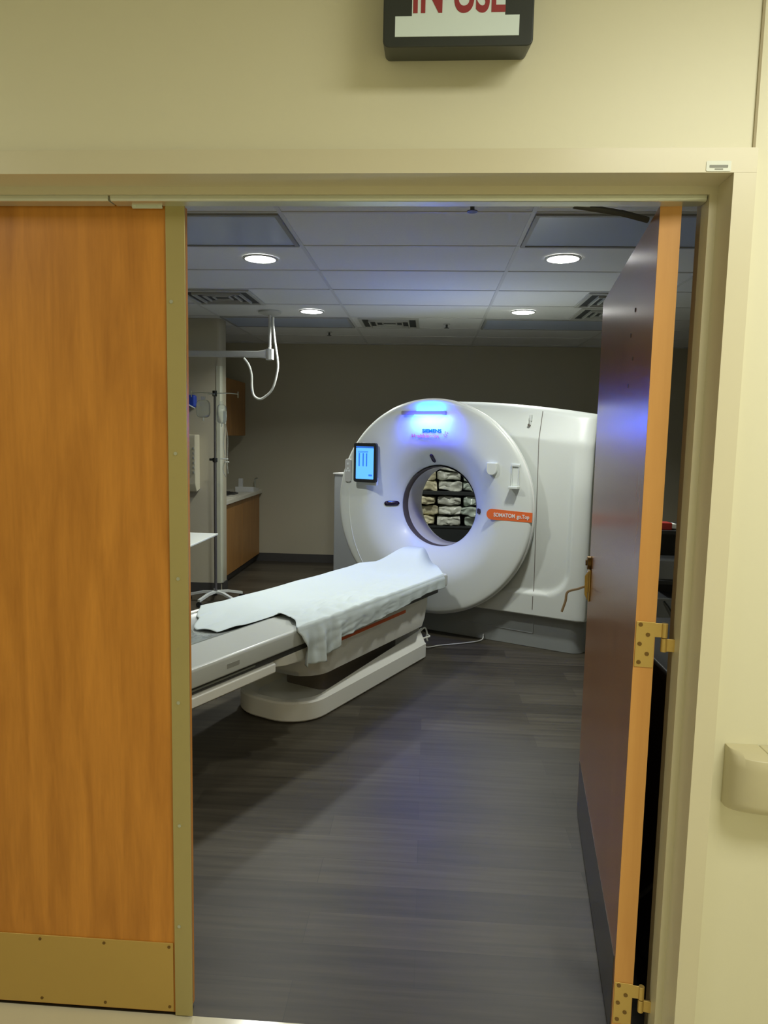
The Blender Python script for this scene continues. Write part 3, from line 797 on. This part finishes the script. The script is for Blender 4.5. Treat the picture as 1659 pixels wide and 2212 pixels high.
# ------------------------------------------------------------------ monitor arm from ceiling
ma = thing('ceiling_boom', 'white swivel arm hanging from a round ceiling plate at the left', 'ceiling boom', (-1.43, 4.60, ZC))
b = bmesh.new(); lathe(b, [(0.001, -.03), (.05, -.03), (.10, -.014), (.10, 0)], (0, 0, 0), 'Z', 32); obj('ceiling_plate', b, vent_m, ma)
b = bmesh.new(); cyl(b, (0, 0, 0), .014, -.40, -.02, 'Z', 16); obj('pole', b, grey_l, ma)
b = bmesh.new(); cyl(b, (.0, 0, 0), .036, -.42, -.325, 'Z', 24); obj('joint', b, mat('arm_joint', (.85, .87, .84), .3), ma, bev=.004)
b = bmesh.new(); prism(b, [(-.02, -.33), (-.10, -.345), (-.95, -.35), (-.95, -.40), (-.10, -.40), (-.02, -.41)], -.03, .03, 'Y'); obj('arm', b, mat('arm_white', (.6, .62, .6), .4), ma, bev=.008)
b = bmesh.new(); P = [(.03, 0, -.05), (.035, -.02, -.12), (.055, -.035, -.27), (.075, -.035, -.40), (.078, -.035, -.51), (.035, -.035, -.672), (-.04, -.035, -.75), (-.09, -.035, -.765), (-.135, -.035, -.735), (-.152, -.035, -.66), (-.155, -.035, -.555), (-.18, -.035, -.47), (-.225, -.03, -.41)]
tube(b, spline(P), .0105, 10); obj('cable', b, cablew, ma)['label'] = 'looped white cable'

# ------------------------------------------------------------------ IV pole and bags
iv = thing('iv_pole', 'dark infusion pole on a five legged silver base beside the partition wall', 'infusion pole', (-1.945, 4.65, 0))
b = bmesh.new(); cyl(b, (0, 0, 0), .013, .09, 1.32, 'Z', 14); cyl(b, (0, 0, 0), .009, 1.30, 1.93, 'Z', 12); obj('pole', b, mat('pole_m', (.16, .155, .16), .35, .6), iv)
b = bmesh.new(); cyl(b, (0, 0, 0), .022, 1.30, 1.34, 'Z', 16); bx(b, -.05, 0, -.012, .012, 1.312, 1.334); obj('clamp_knob', b, dark, iv, bev=.003)
b = bmesh.new(); cyl(b, (0, 0, 0), .02, 1.895, 1.945, 'Z', 16); obj('top_cap', b, dark, iv)
b = bmesh.new()
for sx in (-1, 1):
    tube(b, spline([(0, 0, 1.92), (sx*.12, 0, 1.925), (sx*.215, 0, 1.918)]), .004, 8); tube(b, [(sx*.215, 0, 1.94), (sx*.215, 0, 1.885)], .005, 8)
    tube(b, spline([(0, 0, 1.92), (sx*.02, -.08, 1.91), (sx*.03, -.12, 1.90)]), .004, 8)
obj('hook', b, steel, iv)
def ivleg(a):
    b = bmesh.new(); d = Vector((math.cos(a), math.sin(a), 0)); n = Vector((-d.y, d.x, 0))
    for t_ in ((0, .095, .022), ):
        pass
    P = [d*.02+Vector((0, 0, .105)), d*.12+Vector((0, 0, .10)), d*.26+Vector((0, 0, .07))]
    for p, q in zip(P, P[1:]):
        vs = [b.verts.new(x) for x in (p+n*.015, p-n*.015, q-n*.013, q+n*.013)]; ws = [b.verts.new(v.co-Vector((0, 0, .022))) for v in vs]
        b.faces.new(vs); b.faces.new(ws[::-1])
        for i in range(4): b.faces.new((vs[i], vs[(i+1) % 4], ws[(i+1) % 4], ws[i]))
    bmesh.ops.recalc_face_normals(b, faces=b.faces[:])
    return b, d
for k in range(5):
    b, d = ivleg(R(-108+72*k)); lg = obj('leg', b, mat('leg_m', (.8, .84, .8), .35, .3) if k == 0 else bpy.data.materials['leg_m'], iv)
    b = bmesh.new(); cyl(b, (d.x*.255, d.y*.255, .026), .026, -.012, .012, 'Y', 18); obj('caster', b, dark, lg)
def ivbag(loc, label, wd=.10, ht=.16, rz=0, grp=None):
    t = thing('infusion_bag', label, 'infusion bag', loc, rz)
    b = bmesh.new(); bmesh.ops.create_uvsphere(b, u_segments=24, v_segments=16, radius=1)
    for v in b.verts:
        x, y, z = v.co; f = lambda q: math.copysign(abs(q)**.55, q)
        v.co = Vector((f(x)*wd/2, y*.018*(1.2-.5*z), -ht/2-.03+f(z)*ht/2))
        v.co.y += noise.noise(v.co*30)*.006
    obj('pouch', b, clear, t)
    b = bmesh.new(); bx(b, -.02, .02, -.002, .002, -.03, .0); obj('hanger_tab', b, clear, t)
    b = bmesh.new(); cyl(b, (0, 0, 0), .006, -ht-.06, -ht-.028, 'Z', 10); obj('port', b, paper, t)
    return t
ivbag((-2.035, 4.60, 1.89), 'clear drip bag hanging on the left side of the infusion pole', .13, .16)
ivbag((-1.86, 4.58, 1.85), 'clear drip bag with white ports hanging on the right side of the infusion pole', .09, .17, R(20))
tl = thing('infusion_tubing', 'coiled clear tubing with white clamps hanging beside the partition corner', 'tubing', (-1.84, 4.60, 1.62))
b = bmesh.new(); tube(b, spline([(0, 0, .08), (.0, 0, -.02), (-.01, 0, -.15), (.005, 0, -.28), (-.015, 0, -.38), (.01, .0, -.45)]), .005, 8); tube(b, spline([(.0, .01, .05), (.025, .01, -.1), (.02, .01, -.3), (.03, .0, -.42)]), .004, 8); obj('line', b, clear, tl)
b = bmesh.new(); bx(b, -.04, .03, -.006, .006, -.292, -.28); obj('clamp', b, paper, tl, bev=.002); b = bmesh.new(); bx(b, .0, .04, -.006, .006, -.32, -.308); obj('clamp', b, paper, tl, bev=.002); b = bmesh.new(); bx(b, -.012, .012, -.008, .008, .03, .14); obj('drip_chamber', b, paper, tl, bev=.002)

# wall dispenser on the partition
dsp = thing('wall_dispenser', 'beige wall dispenser with brown front on the partition wall', 'dispenser', (-2.33, PY, 1.0))
b = bmesh.new(); prism(b, [(0, .02), (-.09, 0), (-.13, .08), (-.14, .50), (-.13, .545), (0, .545)], -.13, .13, 'X'); obj('case', b, beige, dsp, bev=.008)
b = bmesh.new(); bx(b, -.12, .075, -.146, -.13, .09, .50); obj('front', b, beiged, dsp, bev=.004)
b = bmesh.new()
for k in range(6): bx(b, .106, .118, -.145, -.13, .18+.045*k, .20+.045*k)
b.free(); [obj('button', box(.106, .118, -.145, -.13, .18+.045*k, .20+.045*k), greyink, dsp) for k in range(6)]
bb = thing('blue_container', 'small blue capped container on the partition wall above the dispenser', 'container', (-2.27, PY, 1.80))
b = bmesh.new(); bx(b, -.05, .05, -.08, 0, .0, .12); obj('body', b, blue_p, bb, bev=.02)
b = bmesh.new(); tube(b, [(-.02, -.085, .03), (.05, -.085, -.005)], .006, 8); obj('strap', b, paper, bb)

# instrument tray table at left edge
tt = thing('tray_table', 'white instrument tray on a dark stand at the left, beside the closed door', 'tray table', (-1.95, 3.35, 0))
b = bmesh.new(); prism(b, [(.345, .24), (-.40, .24), (-.40, -.50), (.16, -.50)], .785, .80, 'Z'); 
b = bmesh.new(); prism(b, [(.352, .235), (-.45, .235), (-.45, -.38), (.342, -.38)], .785, .80, 'Z')
obj('tray', b, traym, tt, bev=.004)
b = bmesh.new(); cyl(b, (-.10, -.08, 0), .016, .03, .785, 'Z', 14); obj('post', b, darkg, tt)
b = bmesh.new(); bx(b, -.40, .12, -.10, -.06, .0, .035); bx(b, -.12, -.08, -.33, .18, .0, .035); obj('stand_base', b, darkg, tt, bev=.006)
ds = thing('glove_bag', 'small pale blue plastic bag hanging under the white tray', 'plastic bag', (-1.865, 3.58, .50))
b = bmesh.new(); bmesh.ops.create_icosphere(b, subdivisions=3, radius=1)
for v in b.verts: v.co = Vector((v.co.x*.034*(1-.55*abs(v.co.z)), v.co.y*.02, v.co.z*.062))*(1+.25*noise.noise(v.co*3))
obj('pouch', b, mat('pale_blue', (.55, .72, .78), .3), ds)
b = bmesh.new(); tube(b, [(0, 0, .05), (0.0, 0, .286)], .002, 6); obj('string', b, darkg, ds)

# ------------------------------------------------------------------ alcove cabinets
AX = -2.05
cbn = thing('base_cabinet', 'brown wood base cabinet in the left alcove', 'cabinet', (AX, PY+.18, 0))
obj('body', box(-.62, -.02, 0, 1.62, .09, .84), cabwood, cbn)
obj('toe_kick', box(-.62, -.06, 0, 1.62, 0, .09), base_m, cbn)
for k in range(2): obj('door', box(-.02, 0, .004+.81*k, .806+.81*k, .095, .835), cabwood, cbn, bev=.002)
ctp = tag(obj('countertop', (lambda b: (bx(b, AX-.62, AX+.03, PY+.18, PY+1.82, .842, .882), b)[-1])(bmesh.new()), counter_m, bev=.003), 'pale laminate countertop on the brown base cabinet', 'countertop')
wc = thing('wall_cabinet', 'dark brown wall cabinet high in the left alcove', 'cabinet', (-2.20, 5.45, 1.535))
obj('body', box(-.46, -.02, 0, 1.26, 0, .63), cabwood, wc)
for k in range(2): obj('door', box(-.02, 0, .003+.63*k, .627+.63*k, .004, .626), cabwood, wc, bev=.002)
# things on the counter
def onc(name, label, cat, x, y): return thing(name, label, cat, (x, y, .882))
t = onc('desk_phone', 'pale desk phone shaped box with upright handset at the back of the counter', 'phone', -2.14, 6.55)
b = bmesh.new(); prism(b, [(-.12, 0), (.12, 0), (.12, .03), (-.12, .06)], -.11, .11, 'X'); obj('body', b, grey_l, t, bev=.004)
b = bmesh.new(); prism(b, rrect(-.10, -.05, .03, .15, .01), -.02, .02, 'Y'); obj('handset', b, grey_l, t, bev=.005)
t = onc('faucet', 'thin chrome faucet at the far end of the counter', 'faucet', -2.09, 6.86-.11)
b = bmesh.new(); tube(b, spline([(0, 0, 0), (0, 0, .06), (.0, -.01, .13), (.03, -.02, .15)]), .007, 10); obj('spout', b, steel, t)
b = bmesh.new(); cyl(b, (0, 0, 0), .025, 0, .012, 'Z', 16); obj('base', b, steel, t)
t = onc('keyboard', 'dark keyboard lying near the front edge of the counter', 'keyboard', -2.22, 5.95)
b = bmesh.new(); prism(b, [(-.08, 0), (.08, 0), (.08, .014), (-.08, .028)], -.22, .22, 'X')
for v in b.verts: v.co = Vector((v.co.y, v.co.x, v.co.z))
obj('case', b, darkg, t, bev=.003)
b = bmesh.new()
for i in range(4):
    for j in range(13): bx(b, -.066+.034*i, -.04+.034*i, -.205+.031*j, -.18+.031*j, .016, .031-.003*i)
bmesh.ops.recalc_face_normals(b, faces=b.faces[:]); obj('keys', b, dark, t)
t = onc('printer', 'low dark grey box with sloping top on the counter beside the partition', 'box', -2.30, 5.50)
b = bmesh.new(); prism(b, [(-.15, 0), (.15, 0), (.15, .07), (.05, .14), (-.15, .14)], -.14, .14, 'X'); obj('body', b, mat('slate', (.13, .14, .17), .4), t, bev=.006)
t = tag(obj('paper_stack', box(-2.16, -2.03, 5.55, 5.85, .8835, .895), counter_m, bev=.001), 'flat pale papers at the front edge of the counter', 'papers')

# ------------------------------------------------------------------ linen rack behind the scanner (seen through the bore)
rk = thing('storage_rack', 'dark storage rack seen through the scanner opening', 'rack', (.25, 5.95, 0))
RW, RD = .72, .45
b = bmesh.new(); bx(b, -RW, RW, 0, RD, 0.02, .585); obj('lower_bin', b, mat('rack_dark', (.018, .022, .022), .5), rk, bev=.004)
for z0, z1 in ((.585, .605), (.945, .985), (1.34, 1.36)):
    obj('shelf', box(-RW, RW, -.01, RD, z0, z1), bpy.data.materials['rack_dark'], rk, bev=.002)
for x in (-RW, RW-.025):
    for y in (0, RD-.025): obj('post', box(x, x+.025, y, y+.025, 0, 1.75), darkg, rk)
obj('back_panel', box(-RW, RW, RD, RD+.01, .6, 1.75), darkg, rk)
def pack(w_, h_, d_, seed, m_):
    b = bmesh.new(); bmesh.ops.create_cube(b, size=1); bmesh.ops.subdivide_edges(b, edges=b.edges[:], cuts=9, use_grid_fill=True)
    for v in b.verts:
        x, y, z = v.co*2; 
        e = max(0, (abs(x)-.6)/.4); v.co = Vector((x*w_/2*(1-.03*z*z), y*d_/2*(1-.05*z*z), z*h_/2*(1-.22*e*e)))
        nn = noise.noise(v.co*11+Vector((seed, seed*2, 0)))*.050+noise.noise(v.co*38+Vector((seed, 0, 3)))*.012
        v.co += Vector((0, -abs(nn)*1.6 if y < 0 else 0, nn*(1-.5*abs(z))))
        v.co.z += h_/2
    return obj('linen_pack', b, m_, angle=180)
mats = [bag_a, bag_c, bag_b]; sd = 1
random.seed(11)
cols = ['far left', 'left', 'middle', 'right', 'far right']
rows = [(.607, 3, .105, 'under the middle shelf', ['lowest', 'second up', 'topmost']), (.987, 3, .105, 'on the middle shelf', ['lowest', 'second up', 'topmost'])]
xc = [-.545, -.27, .0, .27, .545]
cm = {0: 'pale', 1: 'greenish', 2: 'yellowish'}
for zi, nst, hh, rowtxt, lev in rows:
    for ci, x in enumerate(xc):
        for k in range(nst):
            mi = (ci+k*2+sd) % 3; sd += 1
            o = pack(.252, hh-.012, .34, sd, mats[mi]); o.location = (.25+x+random.uniform(-.012, .012), 6.15+random.uniform(-.03, .03), zi+.004+(hh+.007)*k); o.rotation_euler = (0, R(random.uniform(-1.5, 1.5)), R(random.uniform(-7, 7)))
            tag(o, '%s linen pack %s, %s column, %s' % (cm[mi], rowtxt, cols[ci], lev[k]), 'linen pack', 'linen packs on the rack behind the scanner')

# ------------------------------------------------------------------ equipment cart in the gap beside the open door
ec = thing('equipment_cart', 'dark equipment cart seen through the gap beside the open door', 'cart', (1.42, 2.15, 0))
for x in (-.24, .22):
    for y in (-.2, .18): obj('post', box(x, x+.02, y, y+.02, .06, 1.12), dark, ec)
for z in (.12, .62, .84, 1.10): obj('shelf', box(-.25, .25, -.21, .21, z, z+.02), dark, ec, bev=.002)
for x in (-.22, .22):
    for y in (-.18, .18):
        b = bmesh.new(); cyl(b, (x, y, .032), .03, -.012, .012, 'Y', 16); obj('caster', b, dark, ec)
obj('back_panel', box(-.25, .25, .205, .215, .12, 1.10), dark, ec)
g1 = mat('device_grey', (.20, .21, .20), .5)
t = thing('grey_device', 'dull grey device box on the upper shelf of the dark cart', 'device', (1.28, 2.06, .86)); obj('case', box(-.07, .10, -.09, .09, 0, .10), g1, t, bev=.004)
b = bmesh.new(); cyl(b, (.02, -.09, .05), .015, -.006, 0, 'Y', 14); obj('dial', b, dark, t)
t = thing('grey_device', 'dull grey device box with dark cable on the lower shelf of the dark cart', 'device', (1.28, 2.06, .64)); obj('case', box(-.07, .10, -.09, .09, 0, .12), g1, t, bev=.004)
b = bmesh.new(); tube(b, spline([(-.04, -.10, .11), (-.01, -.11, .07), (.01, -.11, .02), (.0, -.1, .005)]), .004, 8); obj('cable', b, dark, t)
t = thing('red_box', 'small red box with white cap on top of the dark cart', 'box', (1.24, 2.02, 1.12)); obj('case', box(-.05, .025, -.04, .04, 0, .035), redp, t, bev=.003); obj('cap', box(.025, .05, -.03, .03, .005, .03), paper, t, bev=.003)

bn = thing('gap_dark_box', 'black lidded box added to darken the gap behind the open door hinge', 'dark box', (.94, .52, 0))  # dark box added to blacken the floor seen through the gap
b = bmesh.new(); prism(b, rrect(-.255, .25, -.40, .34, .03), .01, .90, 'Z'); obj('body', b, dark, bn, bev=.01)
b = bmesh.new(); prism(b, rrect(-.262, .257, -.41, .35, .03), .90, .935, 'Z'); obj('lid', b, dark, bn, bev=.01)
b = bmesh.new(); tube(b, spline([(-.262, -.33, .35), (-.275, -.30, .30), (-.275, -.22, .22), (-.262, -.14, .18)]), .006, 8); obj('handle', b, darkg, bn)
